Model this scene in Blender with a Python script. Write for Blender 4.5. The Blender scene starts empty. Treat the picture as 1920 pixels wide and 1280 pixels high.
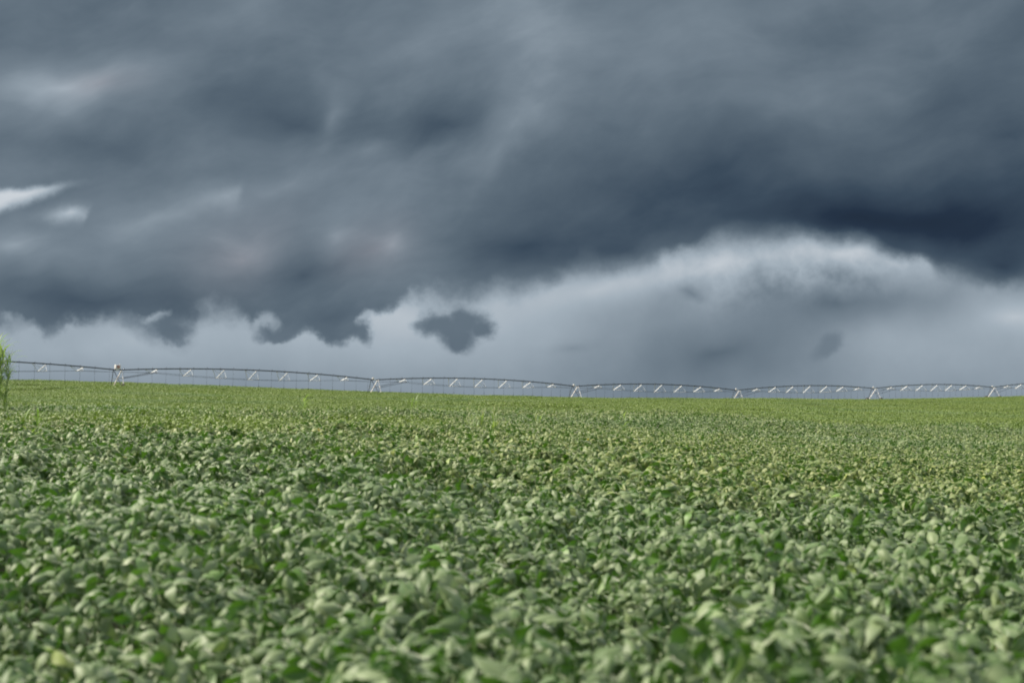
import bpy, math
import numpy as np
from mathutils import Vector, Matrix, Euler

R = math.radians
sc = bpy.context.scene
COL = sc.collection
rng = np.random.default_rng(11)

# ------------------------------------------------------------------ camera
F = 3080.0            # focal length in pixels of a 1920 px wide frame
CAMZ = 1.6
PITCH = math.atan(102 / F)
cam = bpy.data.cameras.new('camera')
camo = bpy.data.objects.new('camera', cam)
COL.objects.link(camo)
camo.location = (0, 0, CAMZ)
camo.rotation_euler = (R(90) + PITCH, 0, 0)
cam.sensor_width = 36.0
cam.lens = F / 1920 * 36
cam.clip_start = 0.1
cam.clip_end = 30000
cam.dof.use_dof = True
cam.dof.focus_distance = 60
cam.dof.aperture_fstop = 3.2
sc.camera = camo
sc.view_settings.view_transform = 'Standard'
sc.view_settings.look = 'None'
sc.view_settings.gamma = 1
sc.view_settings.exposure = 2.25
sc.view_settings.use_curve_mapping = False
sc.cycles.max_bounces = 6
sc.cycles.diffuse_bounces = 1
sc.cycles.glossy_bounces = 2
sc.cycles.transmission_bounces = 3
sc.cycles.filter_width = 1.9

# ------------------------------------------------------------------ sun
SUN_DIR = Vector((-0.72, 0.10, 0.64)).normalized()     # towards the sun
sun = bpy.data.lights.new('sun', 'SUN')
sun.energy = 1.5
sun.angle = R(10)
sun.color = (1.0, 0.92, 0.76)
suno = bpy.data.objects.new('sun', sun)
COL.objects.link(suno)
suno.location = (-30, -25, 40)
suno.rotation_euler = SUN_DIR.to_track_quat('Z', 'Y').to_euler()
SUN_EL = math.asin(SUN_DIR.z)
SUN_ROT = math.atan2(SUN_DIR.x, SUN_DIR.y)


def lin(c):
    c = c / 255.0
    return c / 12.92 if c <= 0.04045 else ((c + 0.055) / 1.055) ** 2.4


def rgb(r, g, b):
    return (lin(r), lin(g), lin(b), 1.0)


# ------------------------------------------------------------------ node expression helper
class NT:
    def __init__(self, tree):
        self.t = tree

    def new(self, typ, **kw):
        n = self.t.nodes.new(typ)
        for k, v in kw.items():
            setattr(n, k, v)
        return n

    def put(self, sock, v):
        if isinstance(v, X):
            self.t.links.new(v.s, sock)
        elif hasattr(v, 'is_output'):
            self.t.links.new(v, sock)
        else:
            sock.default_value = v

    def math(self, op, a, b=0.0, c=0.0, clamp=False):
        n = self.new('ShaderNodeMath', operation=op, use_clamp=clamp)
        self.put(n.inputs[0], a)
        self.put(n.inputs[1], b)
        self.put(n.inputs[2], c)
        return X(self, n.outputs[0])

    def vmath(self, op, a, b=(0, 0, 0), scale=None):
        n = self.new('ShaderNodeVectorMath', operation=op)
        self.put(n.inputs[0], a)
        if scale is not None:
            self.put(n.inputs['Scale'], scale)
        else:
            self.put(n.inputs[1], b)
        return n.outputs[0]

    def noise(self, vec, scale, detail=2, rough=0.5, out='Fac', dist=0.0):
        n = self.new('ShaderNodeTexNoise')
        n.noise_dimensions = '3D'
        self.put(n.inputs['Vector'], vec)
        n.inputs['Scale'].default_value = scale
        n.inputs['Detail'].default_value = detail
        n.inputs['Roughness'].default_value = rough
        n.inputs['Distortion'].default_value = dist
        o = n.outputs[0] if out == 'Fac' else n.outputs[1]
        return X(self, o) if out == 'Fac' else o

    def smooth(self, v, a, b, lo=0.0, hi=1.0):
        n = self.new('ShaderNodeMapRange', interpolation_type='SMOOTHSTEP')
        self.put(n.inputs['Value'], v)
        self.put(n.inputs['From Min'], a)
        self.put(n.inputs['From Max'], b)
        n.inputs['To Min'].default_value = lo
        n.inputs['To Max'].default_value = hi
        return X(self, n.outputs[0])

    def blob(self, vec, cx, cy, rx, ry, rot=0.0, kind='QUADRATIC_SPHERE'):
        m = self.new('ShaderNodeMapping', vector_type='TEXTURE')
        self.put(m.inputs['Vector'], vec)
        m.inputs['Location'].default_value = (cx, cy, 0)
        m.inputs['Rotation'].default_value = (0, 0, R(rot))
        m.inputs['Scale'].default_value = (rx, ry, 1)
        g = self.new('ShaderNodeTexGradient', gradient_type=kind)
        self.t.links.new(m.outputs[0], g.inputs[0])
        return X(self, g.outputs['Fac'])

    def ramp(self, fac, stops, interp='LINEAR'):
        n = self.new('ShaderNodeValToRGB')
        n.color_ramp.interpolation = interp
        el = n.color_ramp.elements
        while len(el) < len(stops):
            el.new(0.5)
        for e, (p, c) in zip(el, stops):
            e.position = p
            e.color = c
        self.put(n.inputs[0], fac)
        return n.outputs[0]

    def mix(self, fac, a, b, blend='MIX'):
        n = self.new('ShaderNodeMix', data_type='RGBA', blend_type=blend)
        self.put(n.inputs[0], fac)
        self.put(n.inputs[6], a)
        self.put(n.inputs[7], b)
        return n.outputs[2]

    def curve(self, v, pts):
        n = self.new('ShaderNodeFloatCurve')
        cu = n.mapping.curves[0]
        while len(cu.points) < len(pts):
            cu.points.new(0.5, 0.5)
        for p, (a, b) in zip(cu.points, pts):
            p.location = (a, b)
            p.handle_type = 'AUTO'
        n.mapping.update()
        self.put(n.inputs['Value'], v)
        return X(self, n.outputs[0])


class X:
    def __init__(self, nt, s):
        self.nt, self.s = nt, s

    def __add__(self, o): return self.nt.math('ADD', self, o)
    __radd__ = __add__
    def __sub__(self, o): return self.nt.math('SUBTRACT', self, o)
    def __rsub__(self, o): return self.nt.math('SUBTRACT', o, self)
    def __mul__(self, o): return self.nt.math('MULTIPLY', self, o)
    __rmul__ = __mul__
    def __truediv__(self, o): return self.nt.math('DIVIDE', self, o)
    def max(self, o): return self.nt.math('MAXIMUM', self, o)
    def min(self, o): return self.nt.math('MINIMUM', self, o)
    def mad(self, b, c): return self.nt.math('MULTIPLY_ADD', self, b, c)


# ------------------------------------------------------------------ sky: storm clouds over a clear-sky base
def build_sky():
    w = bpy.data.worlds.new('World')
    sc.world = w
    w.use_nodes = True
    t = w.node_tree
    t.nodes.clear()
    n = NT(t)
    out = n.new('ShaderNodeOutputWorld')
    bg = n.new('ShaderNodeBackground')
    bg.inputs['Strength'].default_value = 0.1
    t.links.new(bg.outputs[0], out.inputs[0])
    sky = n.new('ShaderNodeTexSky', sky_type='NISHITA')
    sky.sun_disc = False
    sky.sun_elevation = SUN_EL
    sky.sun_rotation = SUN_ROT
    tc = n.new('ShaderNodeTexCoord')
    D = tc.outputs['Generated']
    sep = n.new('ShaderNodeSeparateXYZ')
    t.links.new(D, sep.inputs[0])
    dx, dy, dz = (X(n, s) for s in sep.outputs)
    ys = dy.max(0.18)
    sx = (dx / ys).mad(3.08, 0.96)          # azimuth, in thousandths of a radian-like unit
    sy = (dz / ys).mad(-3.08, 0.742)        # elevation, downwards
    cmb = n.new('ShaderNodeCombineXYZ')
    n.put(cmb.inputs[0], sx)
    n.put(cmb.inputs[1], sy)
    P = cmb.outputs[0]
    cen = (0.5, 0.5, 0.5)
    n1 = n.vmath('SUBTRACT', n.noise(P, 2.6, 3, 0.55, 'Color'), cen)
    n2 = n.vmath('SUBTRACT', n.noise(P, 10.0, 8, 0.62, 'Color'), cen)
    n1s = n.vmath('SCALE', n1, scale=0.16)
    n2s = n.vmath('SCALE', n2, scale=n.smooth(sx, 0.8, 1.2, 0.085, 0.045))
    P0 = n.vmath('ADD', P, n1s)                       # soft warp for billows
    P1 = n.vmath('ADD', n.vmath('ADD', P, n.vmath('SCALE', n1, scale=0.08)), n2s)   # ragged warp for edges
    sp = n.new('ShaderNodeSeparateXYZ')
    t.links.new(P1, sp.inputs[0])
    ex, ey = X(n, sp.outputs[0]), X(n, sp.outputs[1])

    # --- pale band of far sky under the storm
    B = n.blob(P0, 0.75, 0.60, 0.75, 0.20) * 0.06 + 0.635
    for cx, cy, rx, ry, rot, a in [
            (1.34, 0.645, 0.55, 0.17, 0, -0.19), (1.58, 0.565, 0.52, 0.11, 4, -0.17), (0.75, 0.60, 0.5, 0.06, 0, 0.035),
            (1.34, 0.480, 0.32, 0.055, -14, 0.12), (1.57, 0.468, 0.26, 0.05, 10, 0.13), (1.10, 0.54, 0.30, 0.07, -10, 0.09),
            (1.90, 0.605, 0.24, 0.07, 0, 0.13), (0.2, 0.66, 0.4, 0.06, 0, 0.03), (0.60, 0.62, 0.40, 0.05, 0, 0.03),
            (1.31, 0.53, 0.06, 0.022, 0, -0.07), (1.05, 0.645, 0.09, 0.02, 0, -0.04)]:
        B = n.blob(P0, cx, cy, rx, ry, rot).mad(a, B)
    B = n.smooth(sy, 0.62, 0.76, 0, -0.075) + B
    fine = n.noise(P, 5.0, 6, 0.6) - 0.5
    B = fine.mad(0.09, B)
    puff = n.math('ABSOLUTE', n.noise(P, 8.0, 5, 0.55) - 0.5)
    B = (puff - 0.08) * n.blob(P0, 1.50, 0.50, 0.60, 0.12).mad(-0.85, 0.0) + B

    # --- storm cloud
    st = n.new('ShaderNodeMapping', vector_type='TEXTURE')
    t.links.new(P0, st.inputs[0])
    st.inputs['Rotation'].default_value = (0, 0, R(-14))
    st.inputs['Scale'].default_value = (2.4, 1.0, 1.0)
    streak = n.noise(st.outputs[0], 6.0, 7, 0.56) - 0.5
    sd = n.new('ShaderNodeMapping', vector_type='TEXTURE')
    t.links.new(P0, sd.inputs[0])
    sd.inputs['Rotation'].default_value = (0, 0, R(-52))
    sd.inputs['Scale'].default_value = (2.6, 1.0, 1.0)
    diag = n.noise(sd.outputs[0], 5.0, 6, 0.55) - 0.5
    bill = n.noise(P, 3.2, 5, 0.5, dist=0.4) - 0.5
    C = streak.mad(0.25, 0.465)
    C = (diag * n.blob(P, 0.85, 0.25, 0.75, 0.42)).mad(0.30, C)
    C = bill.mad(0.09, C)
    for cx, cy, rx, ry, rot, a in [
            (0.10, 0.165, 0.36, 0.10, -4, 0.19), (1.02, 0.06, 0.6, 0.22, 0, 0.07), (1.00, 0.23, 0.22, 0.20, 20, 0.05),
            (0.55, 0.22, 0.40, 0.10, 5, -0.13), (0.83, 0.24, 0.20, 0.08, 0, -0.10), (0.15, 0.275, 0.34, 0.07, 0, -0.07),
            (1.62, 0.40, 0.95, 0.17, 3, -0.27), (1.80, 0.43, 0.55, 0.18, 0, -0.10), (0.98, 0.45, 0.42, 0.12, -8, -0.14),
            (1.92, 0.25, 0.40, 0.30, 0, -0.12), (1.35, 0.30, 0.50, 0.18, 0, -0.08), (1.60, 0.26, 0.75, 0.22, 0, -0.07), (1.02, 0.17, 0.22, 0.12, -50, 0.06), (0.92, 0.30, 0.20, 0.10, -52, 0.05), (1.95, 0.03, 0.30, 0.2, 0, -0.08), (1.86, 0.50, 0.26, 0.09, 0, -0.15), (1.15, 0.46, 0.30, 0.08, -8, -0.10), (0.20, 0.60, 0.5, 0.05, 0, -0.03),
            (0.30, 0.40, 0.36, 0.13, -16, 0.09), (0.03, 0.45, 0.16, 0.09, 0, 0.13), (0.50, 0.345, 0.22, 0.05, -16, 0.05),
            (0.43, 0.47, 0.18, 0.10, -30, 0.09), (0.73, 0.47, 0.10, 0.07, -30, 0.11), (0.63, 0.44, 0.09, 0.07, 0, 0.07),
            (0.15, 0.57, 0.50, 0.09, 2, -0.12), (0.62, 0.60, 0.30, 0.10, 0, -0.09), (0.56, 0.51, 0.14, 0.09, 0, -0.12), (0.40, 0.43, 0.26, 0.12, -32, 0.05),
            (0.62, 0.205, 0.05, 0.12, 25, 0.11), (0.68, 0.28, 0.09, 0.035, -5, 0.06)]:
        C = n.blob(P0, cx, cy, rx, ry, rot).mad(a, C)
    # clear gaps low on the left
    P2 = n.vmath('ADD', P, n.vmath('SCALE', n2, scale=0.034))
    s2_ = n.new('ShaderNodeSeparateXYZ')
    t.links.new(P2, s2_.inputs[0])
    gx, gy = X(n, s2_.outputs[0]), X(n, s2_.outputs[1])
    up = gy - gx.mad(-0.075, 0.350)                  # below the upper lip of the gap
    lo = gx.mad(-0.31, 0.396) - gy                   # above its lower lip
    gap = n.smooth(up, -0.006, 0.014) * n.smooth(lo, -0.006, 0.024) * n.smooth(gx, 0.20, 0.06, 0.25, 1.0)
    C = gap.mad(0.34, C)
    lip = n.smooth(gx + gy * 0.42, 0.340, 0.328)     # veils that end in a slanting right-hand edge
    C = (lip * n.blob(P2, 0.13, 0.402, 0.10, 0.034, 0)).mad(0.24, C)
    lip2 = n.smooth(gx + gy * 0.25, 0.552, 0.530)
    C = (lip2 * n.blob(P2, 0.42, 0.365, 0.17, 0.05, -10)).mad(0.09, C)
    # --- ragged lower edge of the storm cloud
    edge = [(-0.5, .62), (0, .615), (.06, .60), (.10, .622), (.15, .603), (.20, .608), (.25, .628), (.30, .632), (.34, .622), (.365, .585),
            (.43, .578), (.47, .622), (.53, .640), (.58, .628), (.62, .655), (.68, .650), (.70, .585), (.74, .578), (.78, .56), (.85, .553),
            (.95, .545), (1.0, .535), (1.05, .510), (1.10, .497), (1.15, .503), (1.22, .489), (1.26, .466), (1.31, .463), (1.36, .446), (1.42, .452), (1.50, .438), (1.56, .446), (1.61, .444),
            (1.66, .468), (1.72, .490), (1.79, .525), (1.86, .533), (1.92, .536), (2.4, .54)]
    yb = n.curve((ex + 0.5) / 2.9, [((a + 0.5) / 2.9, b) for a, b in edge])
    wisp = n.noise(P, 13.0, 8, 0.6) - 0.5
    dist = yb - ey + wisp * n.smooth(sx, 0.8, 1.2, 0.065, 0.035)
    soft = n.smooth(n.noise(P, 3.7, 2, 0.5), 0.38, 0.64, 0.016, 0.062)
    m = n.smooth(dist / soft, -0.75, 0.85)
    # detached scraps of cloud
    scrap = (n.noise(P, 24.0, 8, 0.62) - 0.5) * 0.5
    s1 = None
    for cx, cy, rx, ry in [(.835, .606, .062, .044), (.884, .598, .060, .050), (.862, .622, .066, .056), (.905, .614, .042, .032), (.858, .640, .040, .036),
                           (.315, .618, .046, .030), (.694, .630, .034, .034), (.520, .634, .05, .02)]:
        q = n.blob(P1, cx, cy, rx, ry, 0, 'SPHERICAL')
        s1 = q if s1 is None else s1.max(q)
    s1 = n.smooth(s1 + scrap * n.smooth(s1, 0.0, 0.12), 0.04, 0.72)
    s2 = n.smooth(n.blob(P1, 1.557, 0.652, 0.060, 0.028, -28, 'SPHERICAL'), 0.1, 0.7)
    for cx, cy, rx, ry, rot, a in [(.476, .600, .040, .024, -30, .8), (.505, .606, .026, .020, 10, .5), (.288, .604, .034, .017, -25, .8), (.04, .603, .035, .018, 0, .5), (.012, .597, .02, .014, 0, .5), (.692, .602, .024, .032, 30, .75)]:
        hb = n.blob(P1, cx, cy, rx, ry, rot, 'SPHERICAL')
        m = m * (1.0 - n.smooth(hb + wisp * 1.2 * n.smooth(hb, 0.0, 0.15), 0.05, 0.85) * a)
    C2 = C.max(0.14)
    L = B + (C2 - B) * m
    L = L + (streak.mad(0.12, 0.435) - L) * (s1 * 0.95)
    L = L + (0.475 - L) * (s2 * 0.8)
    # pinkish light on some billows
    pk = n.blob(P0, 0.43, 0.47, 0.24, 0.14, -30) * 1.3 + n.blob(P0, 0.69, 0.475, 0.18, 0.11, -10) * 1.3 + n.blob(P0, 0.18, 0.16, 0.15, 0.06)
    pk = pk * m
    # away from the storm the overcast is thinner and brighter
    front = n.smooth(dy, 0.15, 0.60)
    low = n.smooth(dz, 0.24, 0.60, 1.0, 0.0)
    f = front * low
    over = n.noise(D, 2.5, 5, 0.55).mad(0.30, 0.80)
    L = over + (L - over) * f
    col = n.ramp(L, [(0.0, rgb(22, 30, 42)), (0.20, rgb(38, 52, 70)), (0.30, rgb(60, 76, 92)), (0.42, rgb(91, 106, 119)),
                     (0.52, rgb(118, 132, 144)), (0.66, rgb(162, 175, 186)), (0.80, rgb(200, 207, 214)), (1.0, rgb(250, 252, 255))])
    col = n.mix(pk * 0.55, col, n.vmath('MULTIPLY', col, (1.16, 0.98, 0.95)))
    cl = n.vmath('SCALE', col, scale=(1.0 - f) * n.smooth(dz, 0.0, 0.75, -0.8, -0.2) + 2.104)
    cover = f.mad(0.15, 0.85)
    n.put(bg.inputs['Color'], n.mix(cover, sky.outputs[0], cl))
    w.cycles.sampling_method = 'MANUAL'
    w.cycles.sample_map_resolution = 512


build_sky()


# ------------------------------------------------------------------ terrain
def vnoise(x, y, seed):
    x = np.asarray(x, float); y = np.asarray(y, float)
    xi = np.floor(x).astype(np.int64); yi = np.floor(y).astype(np.int64)
    fx = x - xi; fy = y - yi
    fx = fx * fx * (3 - 2 * fx); fy = fy * fy * (3 - 2 * fy)

    def h(a, b):
        v = (a * 374761393 + b * 668265263 + seed * 974634777) & 0x7fffffff
        v = ((v ^ (v >> 13)) * 1274126177) & 0x7fffffff
        v = v ^ (v >> 16)
        return (v & 0xffff) / 65535.0
    return ((h(xi, yi) * (1 - fx) + h(xi + 1, yi) * fx) * (1 - fy) + (h(xi, yi + 1) * (1 - fx) + h(xi + 1, yi + 1) * fx) * fy) - 0.5


CROP = 0.85
PROFILES = {   # azimuth (thousandths of tan) -> height of the crop top relative to the eye, by distance
    -389: {9: -.74, 16: -.66, 25: -.55, 41: -.28, 55: -.38, 75: -.38, 110: .1, 170: 1.2, 229: 2.35, 280: 3.2, 350: 3.9, 430: 3.6, 600: 2, 1000: -3},
    0:    {9: -.76, 16: -.69, 25: -.60, 41: -.33, 55: -.48, 75: -.47, 110: -.15, 170: .6, 230: 1.5, 270: 2.1, 330: 3.15, 430: 3.4, 600: 2, 1000: -3},
    222:  {9: -.77, 16: -.71, 25: -.62, 41: -.37, 55: -.54, 75: -.56, 110: -.25, 170: .45, 230: 1.2, 262: 1.69, 330: 2.65, 430: 3.0, 600: 1.5, 1000: -3},
    705:  {9: -.82, 16: -.80, 25: -.74, 47: -.49, 62: -.70, 80: -.77, 110: -.70, 170: -.48, 230: -.12, 295: .32, 340: .55, 430: .3, 600: -1, 1000: -4},
    1078: {9: -.86, 16: -.90, 25: -.90, 36: -.86, 53: -.72, 70: -.94, 110: -1.02, 170: -.98, 230: -.90, 290: -.72, 327: -.62, 360: -.75, 430: -1.4, 600: -2.8, 1000: -5},
    1384: {9: -.90, 16: -1.0, 25: -1.06, 36: -1.08, 58: -.95, 78: -1.15, 110: -1.25, 170: -1.2, 230: -.98, 300: -.62, 330: -.85, 360: -1.3, 430: -2, 600: -3.2, 1000: -5.5},
    1640: {9: -.93, 16: -1.08, 25: -1.18, 36: -1.22, 62: -1.12, 82: -1.30, 110: -1.4, 170: -1.47, 230: -1.3, 300: -1.0, 360: -.76, 393: -.80, 430: -1.3, 600: -3, 1000: -5.5},
    1862: {9: -.95, 16: -1.12, 25: -1.25, 36: -1.32, 64: -1.22, 85: -1.38, 110: -1.48, 170: -1.55, 230: -1.38, 300: -1.0, 360: -.72, 426: -.44, 470: -.25, 540: -.6, 700: -3, 1000: -5.5},
    2100: {9: -.96, 16: -1.13, 25: -1.27, 36: -1.35, 64: -1.25, 85: -1.4, 110: -1.48, 170: -1.5, 230: -1.2, 300: -.7, 360: -.2, 458: .85, 520: .9, 700: -2, 1000: -5.5},
}
LG = np.linspace(math.log(1.0), math.log(12000.0), 420)
XG = np.linspace(-800, 2700, 141)


def build_table():
    xs = sorted(PROFILES)
    rows = []
    for x in xs:
        p = {0.5: -.79, 3: -.79, 5: -.79, **PROFILES[x], 3000: -16, 12000: -60}
        d = sorted(p)
        # interpolate the view slope so that far heights stay smooth
        rows.append(np.interp(np.exp(LG), d, [p[k] for k in d]))
    rows = np.array(rows)
    T = np.array([np.interp(XG, xs, rows[:, j]) for j in range(len(LG))]).T     # x, logd

    def blur(a, s, axis):
        k = np.exp(-0.5 * (np.arange(-4 * s, 4 * s + 1) / s) ** 2); k /= k.sum()
        pad = [(0, 0), (0, 0)]; pad[axis] = (4 * s, 4 * s)
        b = np.pad(a, pad, mode='edge')
        return np.apply_along_axis(lambda v: np.convolve(v, k, 'valid'), axis, b)
    T = blur(T, 2, 1)
    T = blur(T, 3, 0)
    return T


TAB = build_table()


def top_z(X_, Y_):
    """world height of the crop's top surface (smooth)"""
    X_ = np.asarray(X_, float); Y_ = np.asarray(Y_, float)
    az = np.arctan2(X_, Y_)
    D = np.where(np.abs(az) < 1.2, np.maximum(Y_, np.hypot(X_, Y_) * 0.36), np.hypot(X_, Y_))
    px = 960 + F * np.tan(np.clip(az, -0.52, 0.52))
    gx = np.clip((px - XG[0]) / (XG[1] - XG[0]), 0, len(XG) - 1.001)
    gl = np.clip((np.log(np.maximum(D, 1.0)) - LG[0]) / (LG[1] - LG[0]), 0, len(LG) - 1.001)
    i = gx.astype(int); j = gl.astype(int); a = gx - i; b = gl - j
    z = (TAB[i, j] * (1 - a) + TAB[i + 1, j] * a) * (1 - b) + (TAB[i, j + 1] * (1 - a) + TAB[i + 1, j + 1] * a) * b
    und = vnoise(X_ / 48, Y_ / 19, 3) * 0.17 * np.clip(D / 50, 0, 2.4) + vnoise(X_ / 6.5, Y_ / 6.5, 5) * 0.16 * np.clip(D / 20, 0, 1.5)
    # a few ranker clumps along the rise
    for bx, by, br, bh in ((-3.6, 44, 3.0, .17), (-8.2, 38, 2.6, .12), (-1.2, 47, 1.8, .12), (6.0, 60, 2.5, .12)):
        und = und + bh * np.exp(-((X_ - bx) ** 2 + (Y_ - by) ** 2 * .6) / br ** 2)
    return z + CAMZ + und


def ground_z(X_, Y_):
    return top_z(X_, Y_) - CROP


def at(px, py, D):
    """world point seen in the photograph at pixel px, py when it stands D metres ahead"""
    v = Vector(((px - 960) / F, 1.0, (640 - py) / F))
    v.rotate(Euler((PITCH, 0, 0)))
    return Vector((0, 0, CAMZ)) + v * (D / v.y)


# ------------------------------------------------------------------ materials
def material(name):
    m = bpy.data.materials.new(name)
    m.use_nodes = True
    m.node_tree.nodes.clear()
    n = NT(m.node_tree)
    out = n.new('ShaderNodeOutputMaterial')
    return m, n, out


def metal(name, c, var=0.25, metallic=0.0, rough=0.55, stain=None):
    m, n, out = material(name)
    p = n.new('ShaderNodeBsdfPrincipled')
    g = n.new('ShaderNodeTexCoord')
    v = n.noise(g.outputs['Object'], 2.5, 5, 0.6)
    c2 = tuple(x * (1 - var) for x in c[:3]) + (1,)
    colr = n.mix(n.smooth(v, 0.35, 0.65), c2, c)
    if stain:
        colr = n.mix(n.smooth(n.noise(g.outputs['Object'], 1.1, 4, 0.6), 0.56, 0.7) * 0.7, colr, stain)
    n.put(p.inputs['Base Color'], colr)
    p.inputs['Metallic'].default_value = metallic
    p.inputs['Roughness'].default_value = rough
    m.node_tree.links.new(p.outputs[0], out.inputs[0])
    return m


M_GALV = metal('galvanised_steel', (0.56, 0.56, 0.55, 1), 0.15, 0.0, 0.5)
M_WHITE = metal('weathered_white_paint', (0.70, 0.67, 0.64, 1), 0.12, 0.0, 0.45, (0.45, 0.30, 0.22, 1))
M_PIPE = metal('dull_pipe_steel', (0.045, 0.052, 0.060, 1), 0.3, 0.2, 0.5)
M_ROD_LEG_SHADE = metal('rod_steel_and_leg_shade', (0.10, 0.11, 0.13, 1), 0.3, 0.2, 0.6)
M_HOSE = metal('hose_rubber', (0.05, 0.055, 0.065, 1), 0.3, 0.0, 0.7)
M_TYRE = metal('muddy_tyre', (0.045, 0.032, 0.022, 1), 0.4, 0.0, 0.85)
M_PANEL = metal('red_brown_panel', (0.42, 0.22, 0.17, 1), 0.3, 0.0, 0.5)


def soil():
    m, n, out = material('field_soil')
    p = n.new('ShaderNodeBsdfPrincipled')
    g = n.new('ShaderNodeNewGeometry')
    v = n.noise(g.outputs['Position'], 3.0, 6, 0.65)
    v2 = n.noise(g.outputs['Position'], 0.15, 4, 0.6)
    a = n.mix(n.smooth(v, 0.35, 0.65), (0.035, 0.022, 0.012, 1), (0.035, 0.055, 0.018, 1))
    b = n.mix(n.smooth(v2, 0.4, 0.6), a, (0.05, 0.075, 0.022, 1))
    n.put(p.inputs['Base Color'], b)
    p.inputs['Roughness'].default_value = 0.95
    bump = n.new('ShaderNodeBump')
    bump.inputs['Distance'].default_value = 0.05
    n.put(bump.inputs['Height'], n.noise(g.outputs['Position'], 9.0, 6, 0.6))
    m.node_tree.links.new(bump.outputs[0], p.inputs['Normal'])
    m.node_tree.links.new(p.outputs[0], out.inputs[0])
    return m


def leaf_material(name, stops, under, rough=0.48, spec=0.5, trans=0.25, patches=True, inst=True, sheen=0.6):
    m, n, out = material(name)
    L = m.node_tree.links
    g = n.new('ShaderNodeNewGeometry')
    a1 = n.new('ShaderNodeAttribute', attribute_type='GEOMETRY', attribute_name='leaf_tint')
    tv = X(n, a1.outputs['Fac'])
    if inst:
        a2 = n.new('ShaderNodeAttribute', attribute_type='INSTANCER', attribute_name='tint')
        tv = tv * 0.45 + X(n, a2.outputs['Fac']) * 0.55
    col = n.ramp(tv, stops)
    if patches:
        # blade colour varies from place to place: yellower farther ahead, darker in patches
        pos = g.outputs['Position']
        big = n.noise(pos, 0.045, 4, 0.55)
        mid = n.noise(pos, 0.35, 4, 0.6)
        sepp = n.new('ShaderNodeSeparateXYZ')
        L.new(pos, sepp.inputs[0])
        yel = n.smooth(big + n.smooth(X(n, sepp.outputs[1]), 6, 26, -0.10, 0.07), 0.40, 0.60)
        col = n.mix(yel * 0.8, col, n.vmath('MULTIPLY', col, (1.34, 1.12, 0.50)))
        col = n.mix(n.smooth(mid, 0.55, 0.75) * 0.5, col, n.vmath('MULTIPLY', col, (0.62, 0.72, 0.72)))
    rib = n.new('ShaderNodeAttribute', attribute_type='GEOMETRY', attribute_name='rib')
    col = n.mix(X(n, rib.outputs['Fac']) * 0.35, col, (0.20, 0.26, 0.10, 1))
    back = g.outputs['Backfacing']
    col = n.mix(X(n, back) * 0.8, col, under)
    p = n.new('ShaderNodeBsdfPrincipled')
    n.put(p.inputs['Base Color'], col)
    p.inputs['Roughness'].default_value = rough
    p.inputs['Specular IOR Level'].default_value = spec
    p.inputs['Sheen Weight'].default_value = sheen
    p.inputs['Sheen Roughness'].default_value = 0.3
    p.inputs['Sheen Tint'].default_value = (1.0, 1.0, 0.86, 1)
    tr = n.new('ShaderNodeBsdfTranslucent')
    n.put(tr.inputs['Color'], n.vmath('MULTIPLY', col, (1.3, 1.6, 0.5)))
    mx = n.new('ShaderNodeMixShader')
    mx.inputs[0].default_value = trans
    L.new(p.outputs[0], mx.inputs[1])
    L.new(tr.outputs[0], mx.inputs[2])
    L.new(mx.outputs[0], out.inputs[0])
    return m


M_SOIL = soil()
M_LEAF = leaf_material('soybean_leaf',
                       [(0.0, (0.022, 0.080, 0.008, 1)), (0.25, (0.060, 0.120, 0.022, 1)), (0.52, (0.118, 0.172, 0.064, 1)),
                        (0.80, (0.188, 0.240, 0.108, 1)), (0.87, (0.11, 0.24, 0.03, 1)), (0.955, (0.24, 0.26, 0.05, 1)), (0.975, (0.42, 0.33, 0.07, 1))],
                       (0.065, 0.16, 0.018, 1), rough=.55, spec=.6, trans=.18)
M_LEAF_FAR = leaf_material('yellow_green_soybean_leaf',
                           [(0.0, (0.088, 0.150, 0.026, 1)), (0.4, (0.108, 0.178, 0.034, 1)), (1.0, (0.140, 0.215, 0.050, 1))],
                           (0.12, 0.17, 0.035, 1), rough=.5, trans=.2, sheen=.35)
M_WEED = leaf_material('weed_blade', [(0.0, (0.17, 0.25, 0.08, 1)), (0.6, (0.25, 0.33, 0.12, 1)), (1.0, (0.34, 0.40, 0.18, 1))],
                       (0.19, 0.27, 0.11, 1), patches=False, inst=False, trans=0.35)
M_SEED = leaf_material('weed_seed_head', [(0.0, (0.28, 0.30, 0.17, 1)), (1.0, (0.42, 0.42, 0.27, 1))],
                       (0.35, 0.36, 0.2, 1), patches=False, inst=False, trans=0.3)


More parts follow.
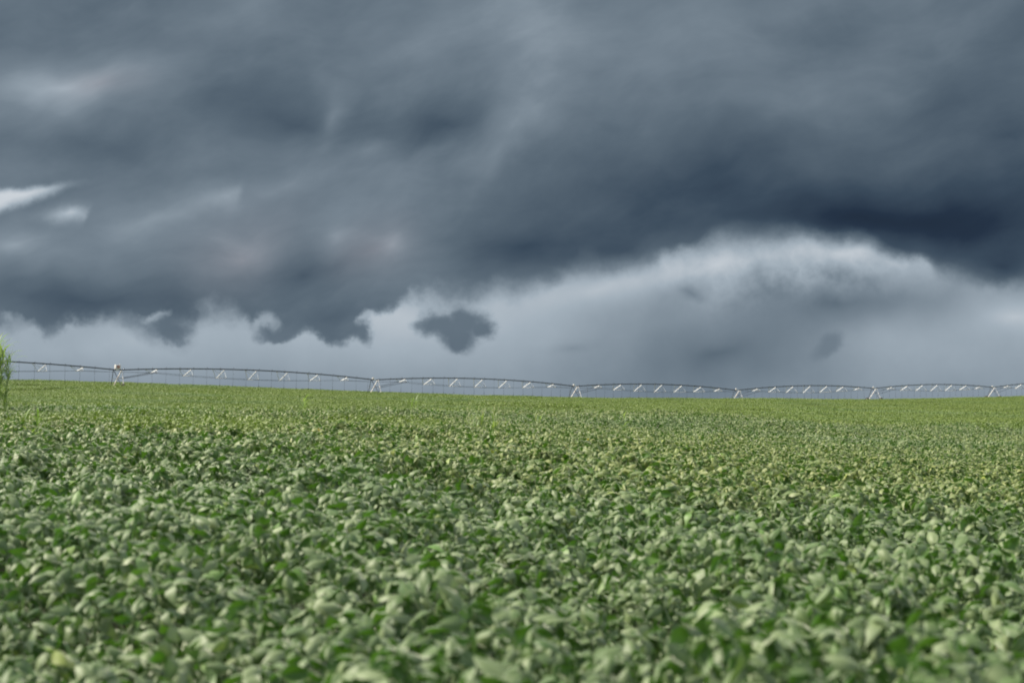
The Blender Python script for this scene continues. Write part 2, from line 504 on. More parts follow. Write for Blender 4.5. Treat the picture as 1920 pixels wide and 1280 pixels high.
# ------------------------------------------------------------------ mesh helpers
def mesh_np(name, V, Fq, mats, attrs=None, smooth=True, mat_index=None):
    """V (n,3); Fq (m,4) quads, may repeat last vertex for triangles"""
    me = bpy.data.meshes.new(name)
    V = np.asarray(V, np.float32)
    Fq = np.asarray(Fq, np.int64)
    faces = Fq
    tri = faces[:, 2] == faces[:, 3]
    sizes = np.where(tri, 3, 4)
    starts = np.concatenate([[0], np.cumsum(sizes)[:-1]])
    loops = np.zeros(int(sizes.sum()), np.int32)
    for k in range(3):
        loops[starts + k] = faces[:, k]
    loops[starts[~tri] + 3] = faces[~tri, 3]
    me.vertices.add(len(V)); me.vertices.foreach_set('co', V.ravel())
    me.loops.add(len(loops)); me.loops.foreach_set('vertex_index', loops)
    me.polygons.add(len(sizes))
    me.polygons.foreach_set('loop_start', starts.astype(np.int32))
    me.polygons.foreach_set('use_smooth', np.full(len(sizes), smooth))
    if mat_index is not None:
        me.polygons.foreach_set('material_index', np.asarray(mat_index, np.int32))
    me.update(calc_edges=True)
    for m in (mats if isinstance(mats, list) else [mats]):
        me.materials.append(m)
    for k, v in (attrs or {}).items():
        a = me.attributes.new(k, 'FLOAT', 'POINT')
        a.data.foreach_set('value', np.asarray(v, np.float32))
    return me


class MB:
    """collects solid bars, boxes and tubes into one mesh"""
    def __init__(self):
        self.V, self.F, self.M = [], [], []

    def add(self, V, Fq, mi=0):
        o = len(self.V)
        self.V += [tuple(v) for v in V]
        self.F += [tuple(i + o for i in f) for f in Fq]
        self.M += [mi] * len(Fq)

    def box(self, c, s, mi=0, rot=None, bev=0.0):
        x, y, z = (k / 2 for k in s)
        b = min(bev, x, y, z)
        P = []
        # eight corners, each cut back a little on the top and bottom rims
        for sz in (-1, 1):
            for (ax, ay) in ((-1, -1), (1, -1), (1, 1), (-1, 1)):
                P.append((ax * x, ay * y, sz * (z - b)))
        if b > 0:
            for sz in (-1, 1):
                for (ax, ay) in ((-1, -1), (1, -1), (1, 1), (-1, 1)):
                    P.append((ax * (x - b), ay * (y - b), sz * z))
        Fq = [(0, 1, 5, 4), (1, 2, 6, 5), (2, 3, 7, 6), (3, 0, 4, 7)]
        if b > 0:
            Fq += [(4, 5, 13, 12), (5, 6, 14, 13), (6, 7, 15, 14), (7, 4, 12, 15), (12, 13, 14, 15),
                   (1, 0, 8, 9), (2, 1, 9, 10), (3, 2, 10, 11), (0, 3, 11, 8), (11, 10, 9, 8)]
        else:
            Fq += [(4, 5, 6, 7), (3, 2, 1, 0)]
        P = [Vector(p) for p in P]
        if rot is not None:
            P = [rot @ p for p in P]
        c = Vector(c)
        self.add([p + c for p in P], Fq, mi)

    def tube(self, pts, r, seg=8, mi=0, cap=True):
        pts = [Vector(p) for p in pts]
        rs = r if hasattr(r, '__len__') else [r] * len(pts)
        rings = []
        up0 = Vector((0, 0, 1))
        for i, p in enumerate(pts):
            d = (pts[min(i + 1, len(pts) - 1)] - pts[max(i - 1, 0)]).normalized()
            u = d.cross(up0)
            if u.length < 1e-3:
                u = d.cross(Vector((1, 0, 0)))
            u.normalize(); v = u.cross(d)
            rings.append([p + (u * math.cos(a) + v * math.sin(a)) * rs[i] for a in [2 * math.pi * k / seg for k in range(seg)]])
        V = [q for ring in rings for q in ring]
        Fq = []
        for i in range(len(pts) - 1):
            for k in range(seg):
                a, b = i * seg + k, i * seg + (k + 1) % seg
                Fq.append((a, b, b + seg, a + seg))
        if cap:
            n = len(V)
            V += [pts[0], pts[-1]]
            for k in range(seg):
                Fq.append((n, (k + 1) % seg, k, k))
                e = (len(pts) - 1) * seg
                Fq.append((n + 1, e + k, e + (k + 1) % seg, e + (k + 1) % seg))
        self.add(V, Fq, mi)

    def angle(self, a, b, w, side, th=0.012, mi=0):
        """an L-section angle iron from a to b; side = direction one flange points to"""
        a, b = Vector(a), Vector(b)
        d = (b - a).normalized()
        s = Vector(side); s = (s - d * s.dot(d)).normalized()
        t = d.cross(s)
        prof = [(0, 0), (0, -w), (th, -w), (th, -th), (w, -th), (w, 0)]
        V = [a + s * x + t * y for x, y in prof] + [b + s * x + t * y for x, y in prof]
        Fq = [(k, (k + 1) % 6, (k + 1) % 6 + 6, k + 6) for k in range(6)]
        Fq += [(0, 3, 2, 1), (0, 5, 4, 3), (6, 7, 8, 9), (6, 9, 10, 11)]
        self.add(V, Fq, mi)

    def mesh(self, name, mats, smooth=False):
        return mesh_np(name, self.V, self.F, mats, smooth=smooth, mat_index=self.M)


def link(name, me, parent=None, loc=None, rot=None):
    o = bpy.data.objects.new(name, me)
    COL.objects.link(o)
    o.parent = parent
    if loc is not None: o.location = loc
    if rot is not None: o.rotation_euler = rot
    return o


def copy_tree(o, parent):
    c = o.copy()
    COL.objects.link(c)
    c.parent = parent
    for ch in list(o.children):
        copy_tree(ch, c)
    return c


# ------------------------------------------------------------------ ground sheet
def build_ground():
    az = np.concatenate([np.linspace(-180, -32, 40), np.linspace(-30, 30, 181), np.linspace(32, 180, 40)])
    az = np.radians(az)
    D = np.concatenate([[0.0], np.geomspace(0.6, 12000, 230)])
    A, DD = np.meshgrid(az[:-1], D[1:])
    Xc = DD * np.sin(A); Yc = DD * np.cos(A)
    Z = ground_z(Xc, Yc)
    n, k = A.shape
    V = np.stack([Xc.ravel(), Yc.ravel(), Z.ravel()], 1)
    V = np.vstack([V, [[0, 0, float(ground_z(0.0, 0.3))]]])
    i, j = np.meshgrid(np.arange(n - 1), np.arange(k), indexing='ij')
    jn = (j + 1) % k
    Fq = np.stack([i * k + j, i * k + jn, (i + 1) * k + jn, (i + 1) * k + j], -1).reshape(-1, 4)[:, ::-1]
    c = len(V) - 1
    fan = np.array([(c, (q + 1) % k, q, q) for q in range(k)])
    o = link('ground', mesh_np('ground', V, np.vstack([Fq, fan]), M_SOIL))
    o['kind'] = 'structure'


build_ground()


# ------------------------------------------------------------------ soybean crop
def leaflet(Ln, W, ts, nc, cup, droop, wave=0.0, ph=0.0, ex=2.0):
    """ovate leaflet along +x, lying flat; returns verts, quads, rib"""
    ts = np.asarray(ts)
    ss = np.linspace(-1, 1, nc)
    w = W * 0.5 * np.sin(np.pi * np.clip(ts, 0, 1) ** 0.68) ** 0.95
    T, S = np.meshgrid(ts, ss, indexing='ij')
    Wd = np.repeat(w[:, None], nc, 1)
    x = T * Ln - 0.1 * Ln * (S ** 2) * (1 - T) * 0.5
    y = S * Wd
    z = -cup * (np.abs(S) ** ex) * Wd - droop * Ln * T ** 2 + wave * np.sin(7 * T + 3 * S + ph) * Wd * np.abs(S)
    x = x - droop * 0.35 * Ln * T ** 2
    V = np.stack([x, y, z], -1).reshape(-1, 3)
    m = len(ts)
    i, j = np.meshgrid(np.arange(m - 1), np.arange(nc - 1), indexing='ij')
    Fq = np.stack([i * nc + j, (i + 1) * nc + j, (i + 1) * nc + j + 1, i * nc + j + 1], -1).reshape(-1, 4)
    rib = (1 - np.abs(S)).reshape(-1) ** 6
    return V, Fq, rib


def rot_np(rx, ry, rz):
    return np.array(Euler((rx, ry, rz)).to_matrix())


def trifoliate(r, ts, nc, petiole=True):
    VS, FS, RB, TN = [], [], [], []
    o = 0
    base = r.random()
    for q, yaw in enumerate((0, 105, -105)):
        Ln = r.uniform(0.095, 0.135) * (1.1 if q == 0 else 1.0)
        V, Fq, rib = leaflet(Ln, Ln * r.uniform(0.48, 0.66), ts, nc, r.uniform(-0.2, 1.15), r.uniform(0.15, 1.2), r.uniform(.05, .35), r.uniform(0, 6), r.uniform(1.0, 1.7))
        M = rot_np(r.normal(0, .35), r.normal(0.05, .30), math.radians(yaw) + r.normal(0, .25))
        V = V + np.array([0.012, 0, 0])
        V = V @ M.T + (np.array([0.03, 0, 0]) if q == 0 else 0)
        VS.append(V); FS.append(Fq + o); RB.append(rib); TN.append(np.full(len(V), np.clip(base * .5 + r.random() * .5, 0, 1)))
        o += len(V)
    if petiole:
        a = [(0.03, 0, 0), (-0.03, 0, -0.05), (-0.07, 0, -0.22)]
        b = MB(); b.tube(a, [0.0018, 0.002, 0.0028], 4, cap=False)
        V = np.array(b.V); Fq = np.array(b.F)
        VS.append(V); FS.append(Fq + o); RB.append(np.ones(len(V))); TN.append(np.full(len(V), .5))
    return np.vstack(VS), np.vstack(FS), np.concatenate(RB), np.concatenate(TN)


def leaf_tilts(n, r):
    """euler x,y tilt and yaw: mostly flat-lying, a few standing up"""
    tx = r.normal(0, .42, n); ty = r.normal(0.08, .46, n)
    up = r.random(n) < 0.16
    ty = np.where(up, r.normal(-0.95, .3, n), ty)
    return tx, ty, r.uniform(-np.pi, np.pi, n)


def euler_mats(rx, ry, rz):
    cx, sx, cy, sy, cz, sz = np.cos(rx), np.sin(rx), np.cos(ry), np.sin(ry), np.cos(rz), np.sin(rz)
    return np.stack([np.stack([cy * cz, sx * sy * cz - cx * sz, cx * sy * cz + sx * sz], -1),
                     np.stack([cy * sz, sx * sy * sz + cx * cz, cx * sy * sz - sx * cz], -1),
                     np.stack([-sy, sx * cy, cx * cy], -1)], -2)


def patch(name, size, dens, scale, ts, nc, r, zs, mat):
    """a square piece of canopy made of many trifoliate leaves"""
    protos = [trifoliate(r, ts, nc, False) for _ in range(6)]
    n = int(size * size * dens)
    xy = r.uniform(-size / 2, size / 2, (n, 2))
    lump = vnoise(xy[:, 0] / .45 + 50, xy[:, 1] / .45 + size * 7, 9)
    z = r.normal(0, zs, n) + lump * zs * 3.0 - (r.random(n) < .3) * r.uniform(.05, .22, n)
    h = vnoise(xy[:, 0] / .50 + 90, xy[:, 1] / .50 + size * 3, 41) + vnoise(xy[:, 0] / .2 + 90, xy[:, 1] / .2 + size * 5, 42) * .5
    z -= .22 * np.clip((h - .16) / .22, 0, 1)
    tx, ty, tz = leaf_tilts(n, r)
    Ms = euler_mats(tx, ty, tz) * (scale * r.uniform(.75, 1.2, n))[:, None, None]
    pick = r.integers(0, 6, n)
    tint = r.random(n)
    VS, FS, RB, TN = [], [], [], []
    o = 0
    for k, (V, Fq, rb, tn) in enumerate(protos):
        idx = np.where(pick == k)[0]
        W = np.einsum('nij,vj->nvi', Ms[idx], V) + np.concatenate([xy[idx], z[idx][:, None]], 1)[:, None, :]
        VS.append(W.reshape(-1, 3))
        FS.append((Fq[None] + (np.arange(len(idx)) * len(V))[:, None, None] + o).reshape(-1, 4))
        RB.append(np.tile(rb, len(idx)))
        TN.append((tn[None] * .3 + tint[idx][:, None] * .7).ravel())
        o += len(idx) * len(V)
    return mesh_np(name, np.vstack(VS), np.vstack(FS), mat, {'rib': np.concatenate(RB) * .5, 'leaf_tint': np.concatenate(TN)})


def build_crop():
    r = np.random.default_rng(5)
    protos = []
    for k in range(14):
        V, Fq, rb, tn = trifoliate(r, [0, .12, .3, .5, .7, .87, 1.0], 7)
        protos.append(mesh_np('soybean_leaf', V, Fq, M_LEAF, {'rib': rb, 'leaf_tint': tn}))
    NB = 5
    for k in range(NB):
        protos.append(patch('canopy_patch', 3.0, 180, .72, [0, .3, .7, 1], 3, r, .05, M_LEAF))
    for k in range(NB):
        protos.append(patch('canopy_patch_far', 9.0, 100, 1.0, [0, .5, 1], 3, r, .04, M_LEAF_FAR))
    for k in range(NB):
        protos.append(patch('canopy_patch_yellow', 3.0, 230, .62, [0, .3, .7, 1], 3, r, .05, M_LEAF_FAR))
    hw = .405
    # far cells, 9 m
    P, ROT, SCL, IDX, TNT = [], [], [], [], []
    gx, gy = np.meshgrid(np.arange(-30, 31), np.arange(0, 62))
    cx, cy = gx * 9.0, gy * 9.0 + 4.5
    far = (cy > 112) & (np.abs(cx) < cy * .40 + 18) & (cy < 545)
    farset = set(zip(gx[far], gy[far]))
    def add_cells(cx, cy, base, count):
        e = .6
        z = top_z(cx, cy)
        gx_ = (top_z(cx + e * 3, cy) - top_z(cx - e * 3, cy)) / (6 * e)
        gy_ = (top_z(cx, cy + e * 3) - top_z(cx, cy - e * 3)) / (6 * e)
        n = len(cx)
        q = r.integers(0, 4, n)
        P.append(np.stack([cx, cy, z], 1))
        eu = []
        for a, b, k in zip(gx_, gy_, q):
            nrm = Vector((-a, -b, 1)).normalized()
            m = Vector((0, 0, 1)).rotation_difference(nrm).to_matrix() @ Matrix.Rotation(k * math.pi / 2, 3, 'Z')
            eu.append(m.to_euler())
        ROT.append(np.array(eu)); SCL.append(np.ones(n)); IDX.append(base + r.integers(0, count, n)); TNT.append(r.uniform(.42, .58, n))
    add_cells(cx[far], cy[far], 14 + NB, NB)
    # middle cells, 3 m
    gx3, gy3 = np.meshgrid(np.arange(-60, 61), np.arange(-2, 45))
    bx, by = gx3 * 3.0, gy3 * 3.0 + 1.5
    mid = ((by > 30) & (np.abs(bx) < by * hw + 14)) | ((by <= 30) & (np.abs(bx) > np.maximum(by, 0) * hw + 2.4) & (np.abs(bx) < np.maximum(by, 0) * hw + 15))
    infar = np.array([(int(np.floor((x + 4.5) / 9)), int(np.floor(y / 9))) in farset for x, y in zip(bx.ravel(), by.ravel())]).reshape(bx.shape)
    mid &= ~infar & (by < 130)
    midset = set(zip(gx3[mid], gy3[mid]))
    # beyond the rise the stand is a yellower green
    rise = np.interp(960 + F * bx / np.maximum(by, 1), [0, 222, 705, 1078, 1384, 1862], [36, 37, 43, 51, 57, 62])
    turn = by + vnoise(bx / 9, by / 9, 31) * 25 > rise - 4 + 16 * r.random(bx.shape)
    add_cells(bx[mid & ~turn], by[mid & ~turn], 14, NB)
    add_cells(bx[mid & turn], by[mid & turn], 14 + 2 * NB, NB)
    # near leaves, one by one
    n = 260000
    v = r.uniform(0, 1, n)
    yy = (-3.2 + np.sqrt(3.2 ** 2 + 2 * hw * ((hw * 1.6 ** 2 / 2 + 3.2 * 1.6) * (1 - v) + (hw * 36.0 ** 2 / 2 + 3.2 * 36.0) * v))) / hw
    xx = r.uniform(-1, 1, n) * (yy * hw + 3.2)
    dens = 225 * (36.0 ** 2 * hw + 2 * 3.2 * 34.4)       # wished count at full density
    keep = r.random(n) < min(1.0, dens / n)
    keep &= np.array([(int(np.floor((x + 1.5) / 3)), int(np.floor(y / 3))) not in midset for x, y in zip(xx, yy)])
    xx, yy = xx[keep], yy[keep]
    n = len(xx)
    lump = vnoise(xx / .30, yy / .30, 21) * .30 + vnoise(xx / 1.4, yy / 1.4, 22) * .26
    z = top_z(xx, yy) + lump + r.normal(0, .035, n) - (r.random(n) < .36) * r.uniform(.08, .38, n) - .02
    h = vnoise(xx / .50, yy / .50, 41) + vnoise(xx / .2, yy / .2, 42) * .5
    z -= .46 * np.clip((h - .13) / .22, 0, 1)
    tx, ty, tz = leaf_tilts(n, r)
    P.append(np.stack([xx, yy, z], 1)); ROT.append(np.stack([tx, ty, tz], 1))
    SCL.append(r.uniform(.42, .88, n) * np.clip(.90 + yy / 90, 0, 1.05)); IDX.append(r.integers(0, 14, n))
    TNT.append(np.clip(r.beta(2.2, 2.2, n) + (r.random(n) < .012) * .6, 0, 1))
    P = np.vstack(P); ROT = np.vstack(ROT); SCL = np.concatenate(SCL); IDX = np.concatenate(IDX); TNT = np.concatenate(TNT)
    me = bpy.data.meshes.new('soybean_crop')
    me.vertices.add(len(P)); me.vertices.foreach_set('co', P.astype(np.float32).ravel())
    a = me.attributes.new('rot', 'FLOAT_VECTOR', 'POINT'); a.data.foreach_set('vector', ROT.astype(np.float32).ravel())
    a = me.attributes.new('scl', 'FLOAT', 'POINT'); a.data.foreach_set('value', SCL.astype(np.float32))
    a = me.attributes.new('tint', 'FLOAT', 'POINT'); a.data.foreach_set('value', TNT.astype(np.float32))
    a = me.attributes.new('idx', 'INT', 'POINT'); a.data.foreach_set('value', IDX.astype(np.int32))
    me.materials.append(M_LEAF)
    o = link('soybean_crop', me)
    o['kind'] = 'stuff'
    o['label'] = 'dense green soybean crop covering the whole field'
    o['category'] = 'crop'
    # geometry nodes: one leaf or canopy piece per point
    t = bpy.data.node_groups.new('crop_leaves', 'GeometryNodeTree')
    t.interface.new_socket('Geometry', in_out='INPUT', socket_type='NodeSocketGeometry')
    t.interface.new_socket('Geometry', in_out='OUTPUT', socket_type='NodeSocketGeometry')
    gi = t.nodes.new('NodeGroupInput'); go = t.nodes.new('NodeGroupOutput')
    jn = t.nodes.new('GeometryNodeJoinGeometry')
    for k in reversed(range(len(protos))):          # the last one linked comes first in the join
        po = bpy.data.objects.new('soybean_leaf', protos[k])
        oi = t.nodes.new('GeometryNodeObjectInfo')
        oi.inputs['Object'].default_value = po
        g2i = t.nodes.new('GeometryNodeGeometryToInstance')
        t.links.new(oi.outputs['Geometry'], g2i.inputs[0])
        t.links.new(g2i.outputs[0], jn.inputs[0])
    iop = t.nodes.new('GeometryNodeInstanceOnPoints')

    def attr(nm, typ):
        nd = t.nodes.new('GeometryNodeInputNamedAttribute'); nd.data_type = typ; nd.inputs['Name'].default_value = nm
        return nd.outputs['Attribute']
    e2r = t.nodes.new('FunctionNodeEulerToRotation')
    t.links.new(attr('rot', 'FLOAT_VECTOR'), e2r.inputs[0])
    t.links.new(gi.outputs[0], iop.inputs['Points'])
    t.links.new(jn.outputs[0], iop.inputs['Instance'])
    iop.inputs['Pick Instance'].default_value = True
    t.links.new(attr('idx', 'INT'), iop.inputs['Instance Index'])
    t.links.new(e2r.outputs[0], iop.inputs['Rotation'])
    t.links.new(attr('scl', 'FLOAT'), iop.inputs['Scale'])
    t.links.new(iop.outputs[0], go.inputs[0])
    md = o.modifiers.new('leaves', 'NODES')
    md.node_group = t


build_crop()


# ------------------------------------------------------------------ irrigation machine
# towers: distance ahead, azimuth pixel and pipe height seen in the photograph
SPAN = 50.0
D0 = 262.0
LEN = SPAN
HT = 3.5
TOWER_SIGHT = [(220, 693.5), (702, 712), (1078, 724), (1382, 731.5), (1639, 728), (1862, 726)]   # sight lines to the pipe joints
JOINT = {0: at(*TOWER_SIGHT[0], D0)}
for k in range(1, 6):
    # the next joint lies one span further along its own sight line
    px, py = TOWER_SIGHT[k]
    r1 = Vector(((px - 960) / F, 1.0)); p = JOINT[k - 1].xy
    qa, qb, qc = r1.dot(r1), -2 * r1.dot(p), p.dot(p) - LEN * LEN
    JOINT[k] = at(px, py, (-qb + math.sqrt(qb * qb - 4 * qa * qc)) / (2 * qa))
JOINT[-1] = JOINT[0] * 2 - JOINT[1]; JOINT[-1].z = CAMZ + 5.0
JOINT[6] = JOINT[5] * 2 - JOINT[4]; JOINT[6].z = CAMZ + 3.3
YAW = math.atan2(JOINT[5].y - JOINT[0].y, JOINT[5].x - JOINT[0].x)


def joint(k):
    return JOINT[k].copy()


machine = bpy.data.objects.new('irrigation_machine', None)
COL.objects.link(machine)
p0 = joint(0)
machine.location = (p0.x, p0.y, p0.z - HT)
machine['label'] = 'long white and grey wheeled irrigation machine arching span after span across the field'
machine['category'] = 'irrigation machine'
M0 = Vector(machine.location)

CAMBER = 0.86
TRUSS = [0.14 + 0.1238 * i for i in range(7)]
DEPTH = [0.62, 1.20, 1.52, 1.65, 1.52, 1.18, 0.66]
HWID = 1.75


def pipe_z(u):
    return CAMBER * 4 * u * (1 - u)


def facing(a, b, face):
    """flange direction that turns an angle iron's broad face towards a world direction"""
    d = (Vector(b) - Vector(a)).normalized()
    f = Matrix.Rotation(-YAW, 3, 'Z') @ Vector(face)
    return f.cross(d)


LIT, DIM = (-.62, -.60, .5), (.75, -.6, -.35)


def make_tower():
    """origin at the pipe joint; local x along the machine, y across it"""
    b = MB()
    base = -HT + 0.62
    b.box((0, 0, base), (0.16, 4.1, 0.20), bev=.01)              # base beam
    t = link('tower', b.mesh('tower', [M_WHITE]), machine)
    g = MB(); g.box((0, 0, 0.0), (0.5, 0.24, 0.26), bev=.03)
    link('pipe_joint', g.mesh('pipe_joint', [M_GALV]), t)
    g = MB(); g.box((0, -0.55, base + .02), (0.42, 0.3, 0.36), bev=.04)
    link('gear_motor', g.mesh('gear_motor', [M_WHITE]), t)
    for sy in (-1, 1):
        for sx in (-1, 1):
            g = MB()
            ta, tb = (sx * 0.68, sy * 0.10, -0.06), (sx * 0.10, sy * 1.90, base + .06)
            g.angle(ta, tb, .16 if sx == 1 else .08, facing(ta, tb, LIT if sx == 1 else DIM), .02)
            link('leg', g.mesh('leg', [M_WHITE if sx == 1 else M_ROD_LEG_SHADE]), t)  # dark steel on the left-hand legs: their shade is painted into the colour
        g = MB()
        g.angle((-0.42, sy * 0.98, -1.42), (0.42, sy * 0.98, -1.42), 0.07, (0, 0, 1), .012)
        link('tie_bar', g.mesh('tie_bar', [M_GALV]), t)
        w = MB()
        # tyre with lugs and a dished rim
        prof = [(0.40, -.13), (0.52, -.16), (0.60, -.12), (0.615, 0), (0.60, .12), (0.52, .16), (0.40, .13)]
        seg = 28
        V = [(rr * math.cos(2 * math.pi * k / seg), yy, rr * math.sin(2 * math.pi * k / seg)) for rr, yy in prof for k in range(seg)]
        Fq = [(i * seg + k, i * seg + (k + 1) % seg, (i + 1) * seg + (k + 1) % seg, (i + 1) * seg + k) for i in range(len(prof) - 1) for k in range(seg)]
        w.add(V, Fq, 0)
        for k in range(14):
            a = 2 * math.pi * k / 14
            w.box((0.625 * math.cos(a), .05 * (-1) ** k, 0.625 * math.sin(a)), (.07, .2, .07), 0, Matrix.Rotation(-a, 3, 'Y'))
        w.tube([(0, -.10, 0), (0, -.04, 0), (0, .04, 0), (0, .10, 0)], [0.40, .30, .30, .40], 20, 1)
        w.tube([(0, -.14, 0), (0, .14, 0)], .09, 10, 1)
        # wheels roll across the machine, so the axle lies along it
        wh = link('wheel', w.mesh('wheel', [M_TYRE, M_WHITE], True), t, (0.0, sy * 2.05, base + .02), (0, 0, R(90)))
    x = MB()
    x.box((-.28, 0, .28), (0.34, 0.26, 0.30), bev=.03)
    x.tube([(-.28, 0, .11), (-.28, 0, .15)], .04, 8)
    link('tower_box', x.mesh('tower_box', [M_WHITE]), t)
    return t


def make_span():
    """origin at the left joint; local x runs to the next joint"""
    b = MB()
    N = 40
    pts = [(LEN * i / N, 0, pipe_z(i / N)) for i in range(N + 1)]
    b.tube(pts, 0.098, 10)
    for q in range(1, 8):                                        # pipe flanges
        u = q / 8
        x = LEN * u
        b.tube([(x - .03, 0, pipe_z(u)), (x + .03, 0, pipe_z(u))], .15, 10)
    s = link('span_pipe', b.mesh('span_pipe', [M_PIPE], True), machine)
    nodes = {-1: [], 1: []}
    for u, dp in zip(TRUSS, DEPTH):
        x = LEN * u
        g = MB()
        top = Vector((x, 0, pipe_z(u) - .08))
        u2 = u - 2.2 / LEN
        top2 = Vector((x - 2.2, 0, pipe_z(u2) - .08))
        sc_ = min(1.0, .45 + dp / 2.2)
        low = {}
        for sy in (-1, 1):
            lo = Vector((x - 0.55, sy * HWID * sc_, pipe_z(u) - dp))
            low[sy] = lo
            nodes[sy].append(lo)
            g.angle(top, lo, .13 if sy == 1 else .035, facing(top, lo, LIT if sy == 1 else DIM), .014)
            g.angle(top2, lo, .06, facing(top2, lo, (.6, -.5, -.6)), .012)
        g.angle(low[-1] + Vector((0, .03, .02)), low[1] + Vector((0, -.03, .02)), .04, (1, 0, 0), .012)
        link('truss_brace', g.mesh('truss_brace', [M_GALV]), s)
    for sy in (-1, 1):
        g = MB()
        line = [Vector((.3, sy * .12, -.32))] + nodes[sy] + [Vector((LEN - .3, sy * .12, -.32))]
        g.tube(line, .022, 5)
        link('truss_rod', g.mesh('truss_rod', [M_ROD_LEG_SHADE]), s)
        g = MB()
        g.tube([Vector((.30, sy * .98, -1.40)), nodes[sy][0]], .045, 6)
        link('tower_strut', g.mesh('tower_strut', [M_ROD_LEG_SHADE]), s)
    return s


def drop_shape(g, i):
    u = (i + .5) / 20
    x, z = LEN * u, pipe_z(u)
    lo = -2.18 + .25 * pipe_z(u)
    g.tube([(x, 0, z + .06), (x, 0, z + .24), (x, .10, z + .30), (x, .22, z + .22), (x, .24, z), (x, .24, lo + .2), (x, .24, lo)],
           [.017] * 7, 5)
    g.tube([(x, .24, lo + .17), (x, .24, lo + .13), (x, .24, lo + .02), (x, .24, lo - .05)], [.02, .05, .05, .025], 7)
    g.tube([(x, .24, lo - .06), (x, .24, lo - .09)], [.07, .06], 7)


tower0 = make_tower()
for k in range(-1, 7):
    t = tower0 if k == 0 else copy_tree(tower0, machine)
    t.location = joint(k) - M0
    t.rotation_euler = (0, 0, YAW)
# the big control box rides only on the nearest whole tower
cb = MB()
cb.box((0.05, 0, .52), (.90, .45, .66), 0, bev=.05)
cb.box((0.05, -.25, .52), (.50, .05, .44), 1, bev=.01)
cb.box((0.02, 0, .15), (.7, .3, .1), 0)
cb.tube([(.36, 0, .84), (.36, 0, 1.02)], .035, 6, 0)
o = link('control_box', cb.mesh('control_box', [M_WHITE, M_PANEL]), tower0)

span0 = make_span()
spans = {}
for k in range(-1, 6):
    s = span0 if k == 0 else copy_tree(span0, machine)
    spans[k] = s
    a, b = joint(k), joint(k + 1)
    yaw = math.atan2(b.y - a.y, b.x - a.x)
    s.location = a - M0
    s.rotation_euler = (0, -math.asin((b.z - a.z) / LEN), yaw)
drop_mesh = []
for i in range(20):
    g = MB(); drop_shape(g, i)
    drop_mesh.append(g.mesh('sprinkler_drop', [M_HOSE], True))
singles = [(-1, i) for i in range(10, 20)] + [(k, i) for k in range(4) for i in range(20)] + [(4, i) for i in range(10)]
for k, i in singles:
    link('sprinkler_drop', drop_mesh[i], spans[k])
g = MB()
for k in (-1, 4, 5):
    m = Matrix.Translation(spans[k].location) @ Euler(spans[k].rotation_euler).to_matrix().to_4x4()
    for i in range(20):
        if (k, i) not in singles:
            h = MB(); drop_shape(h, i)
            g.add([m @ Vector(v) for v in h.V], h.F)
o = link('sprinkler_drop', g.mesh('sprinkler_drop_rest', [M_HOSE], True), machine)
o['kind'] = 'stuff'


# ------------------------------------------------------------------ weeds standing above the crop
def blade(b_v, b_f, root, yaw, length, width, bend, lean, r, n=9):
    """a grass blade that rises from root and bends over"""
    o = len(b_v)
    d = Vector((math.cos(yaw), math.sin(yaw), 0)); s = Vector((-math.sin(yaw), math.cos(yaw), 0))
    p = Vector(root); a = lean
    for i in range(n):
        t = i / (n - 1)
        w = width * (0.55 + 1.2 * t) * (1 - t) ** 0.7 if t < 1 else 0.0006
        w = max(w, 0.0006)
        fold = w * .35
        b_v += [p - s * w + Vector((0, 0, fold)), p.copy(), p + s * w + Vector((0, 0, fold))]
        if i:
            q = o + 3 * i
            b_f += [(q - 3, q - 2, q + 1, q), (q - 2, q - 1, q + 2, q + 1)]
        p = p + (d * math.sin(a) + Vector((0, 0, 1)) * math.cos(a)) * (length / (n - 1))
        a += bend / (n - 1) * (0.5 + t)


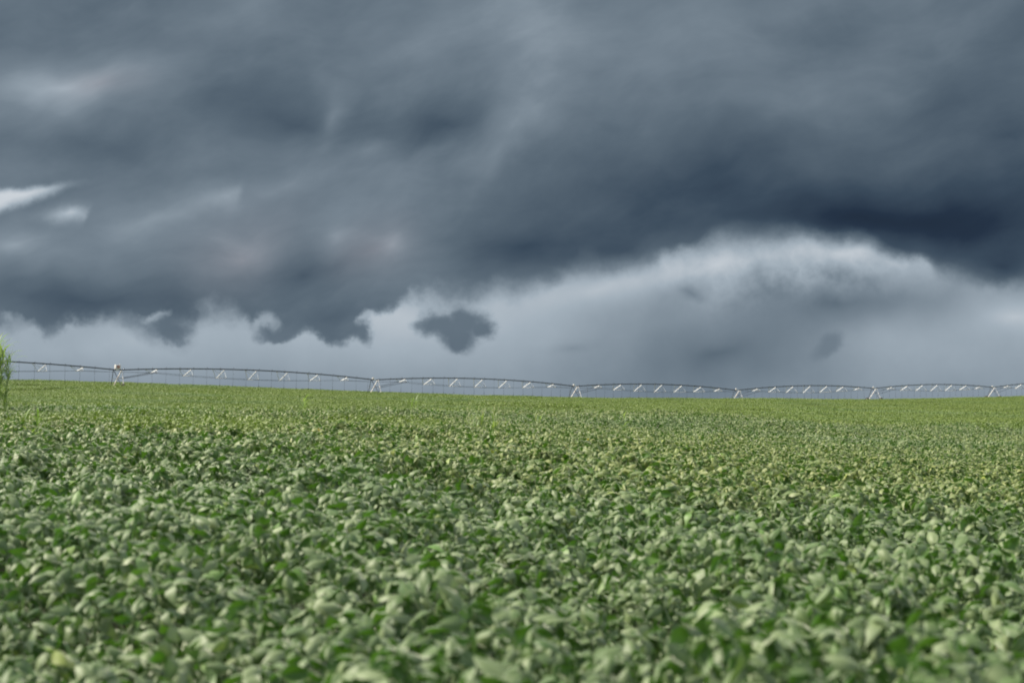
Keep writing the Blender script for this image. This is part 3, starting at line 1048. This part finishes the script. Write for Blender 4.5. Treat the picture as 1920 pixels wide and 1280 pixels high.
def make_weed(name, X_, Y_, h, label, cat, group, r, nstem=3, nblade=7, seed=True, spread=.10, bl=.34, lean=.12, head=.30, wid=.009):
    root = bpy.data.objects.new(name, None)
    COL.objects.link(root)
    root.location = (X_, Y_, float(ground_z(X_, Y_)))
    root['label'] = label; root['category'] = cat
    if group: root['group'] = group
    for q in range(nstem):
        hh = h * r.uniform(.78, 1.0) if q else h
        yaw = r.uniform(-math.pi, math.pi)
        ox, oy = r.normal(0, spread * .4), r.normal(0, spread * .4)
        pts = []
        for i in range(8):
            t = i / 7
            off = lean * hh * t ** 2
            pts.append(Vector((ox + off * math.cos(yaw), oy + off * math.sin(yaw), hh * t * (1 - .06 * lean * t))))
        b = MB(); b.tube(pts, [.006 - .004 * i / 7 for i in range(8)], 6)
        V = np.array(b.V)
        st = link('stem', mesh_np('stem', V, b.F, M_WEED, {'leaf_tint': np.full(len(V), .35), 'rib': np.zeros(len(V))}), root)
        bv, bf = [], []
        for i in range(nblade):
            t = r.uniform(.35, .93)
            f = t * 7; j = min(int(f), 6)
            p = pts[j].lerp(pts[j + 1], f - j)
            blade(bv, bf, p, r.uniform(-math.pi, math.pi), bl * r.uniform(.6, 1.2), wid * r.uniform(.7, 1.2), r.uniform(1.0, 2.4), r.uniform(.25, .7), r)
        V = np.array([tuple(v) for v in bv])
        link('leaf_blades', mesh_np('leaf_blades', V, np.array(bf), M_WEED, {'leaf_tint': np.repeat(r.random(nblade), 27), 'rib': np.zeros(len(V))}), root)
        if seed:
            bv, bf = [], []
            nb = 34
            for i in range(nb):
                t = r.uniform(1 - head, 1.0)
                f = t * 7; j = min(int(f), 6)
                p = pts[j].lerp(pts[j + 1], f - j)
                blade(bv, bf, p, r.uniform(-math.pi, math.pi), r.uniform(.06, .15), .0045, r.uniform(.8, 2.2), r.uniform(.2, .6), r, 6)
            V = np.array([tuple(v) for v in bv])
            link('seed_head', mesh_np('seed_head', V, np.array(bf), M_SEED, {'leaf_tint': np.repeat(r.random(nb), 18), 'rib': np.zeros(len(V))}), root)
    return root


rw = np.random.default_rng(77)
wx, wy = -967 / F * 42.0, 42.0
top = at(0, 620, 42.0).z
make_weed('tall_weed', wx, wy, top - float(ground_z(wx, wy)), 'tall pale feathery weed standing above the crop at the left edge of the field', 'weed', None, rw,
          nstem=13, nblade=30, spread=.42, bl=.55, lean=.09, head=.6, wid=.020)
for (px, py, D, ns, nb, sd, lab) in [
        (893, 757, 34, 6, 10, True, 'pale grass weed in the crop, left one of a close pair near the field centre'),
        (934, 760, 33, 5, 9, True, 'pale grass weed in the crop, right one of a close pair near the field centre'),
        (1175, 772, 44, 2, 8, False, 'thin green weed standing alone in the crop, right of the third tower'),
        (568, 742, 75, 2, 6, False, 'small weed tuft in the smooth far crop left of the second tower'),
        (776, 745, 80, 2, 6, False, 'small weed tuft in the smooth far crop just right of the second tower'),
        (1010, 778, 36, 2, 9, True, 'short pale weed between the grass pair and the third tower'),
        (66, 752, 24, 2, 7, False, 'slim green weed beside the tall feathery weed at the left'),
]:
    X_, Y_ = (px - 960) / F * D, D
    zt = at(px, py, D).z
    h = zt - float(ground_z(X_, Y_))
    h = min(max(h, CROP + .12), CROP + .7)
    make_weed('grass_weed', X_, Y_, h, lab, 'weed', 'weeds in the soybean field', rw, nstem=ns, nblade=nb + 4, seed=sd, spread=.16, bl=.30 * max(1.0, D / 40), lean=.10, wid=.014 * max(1.0, D / 40))
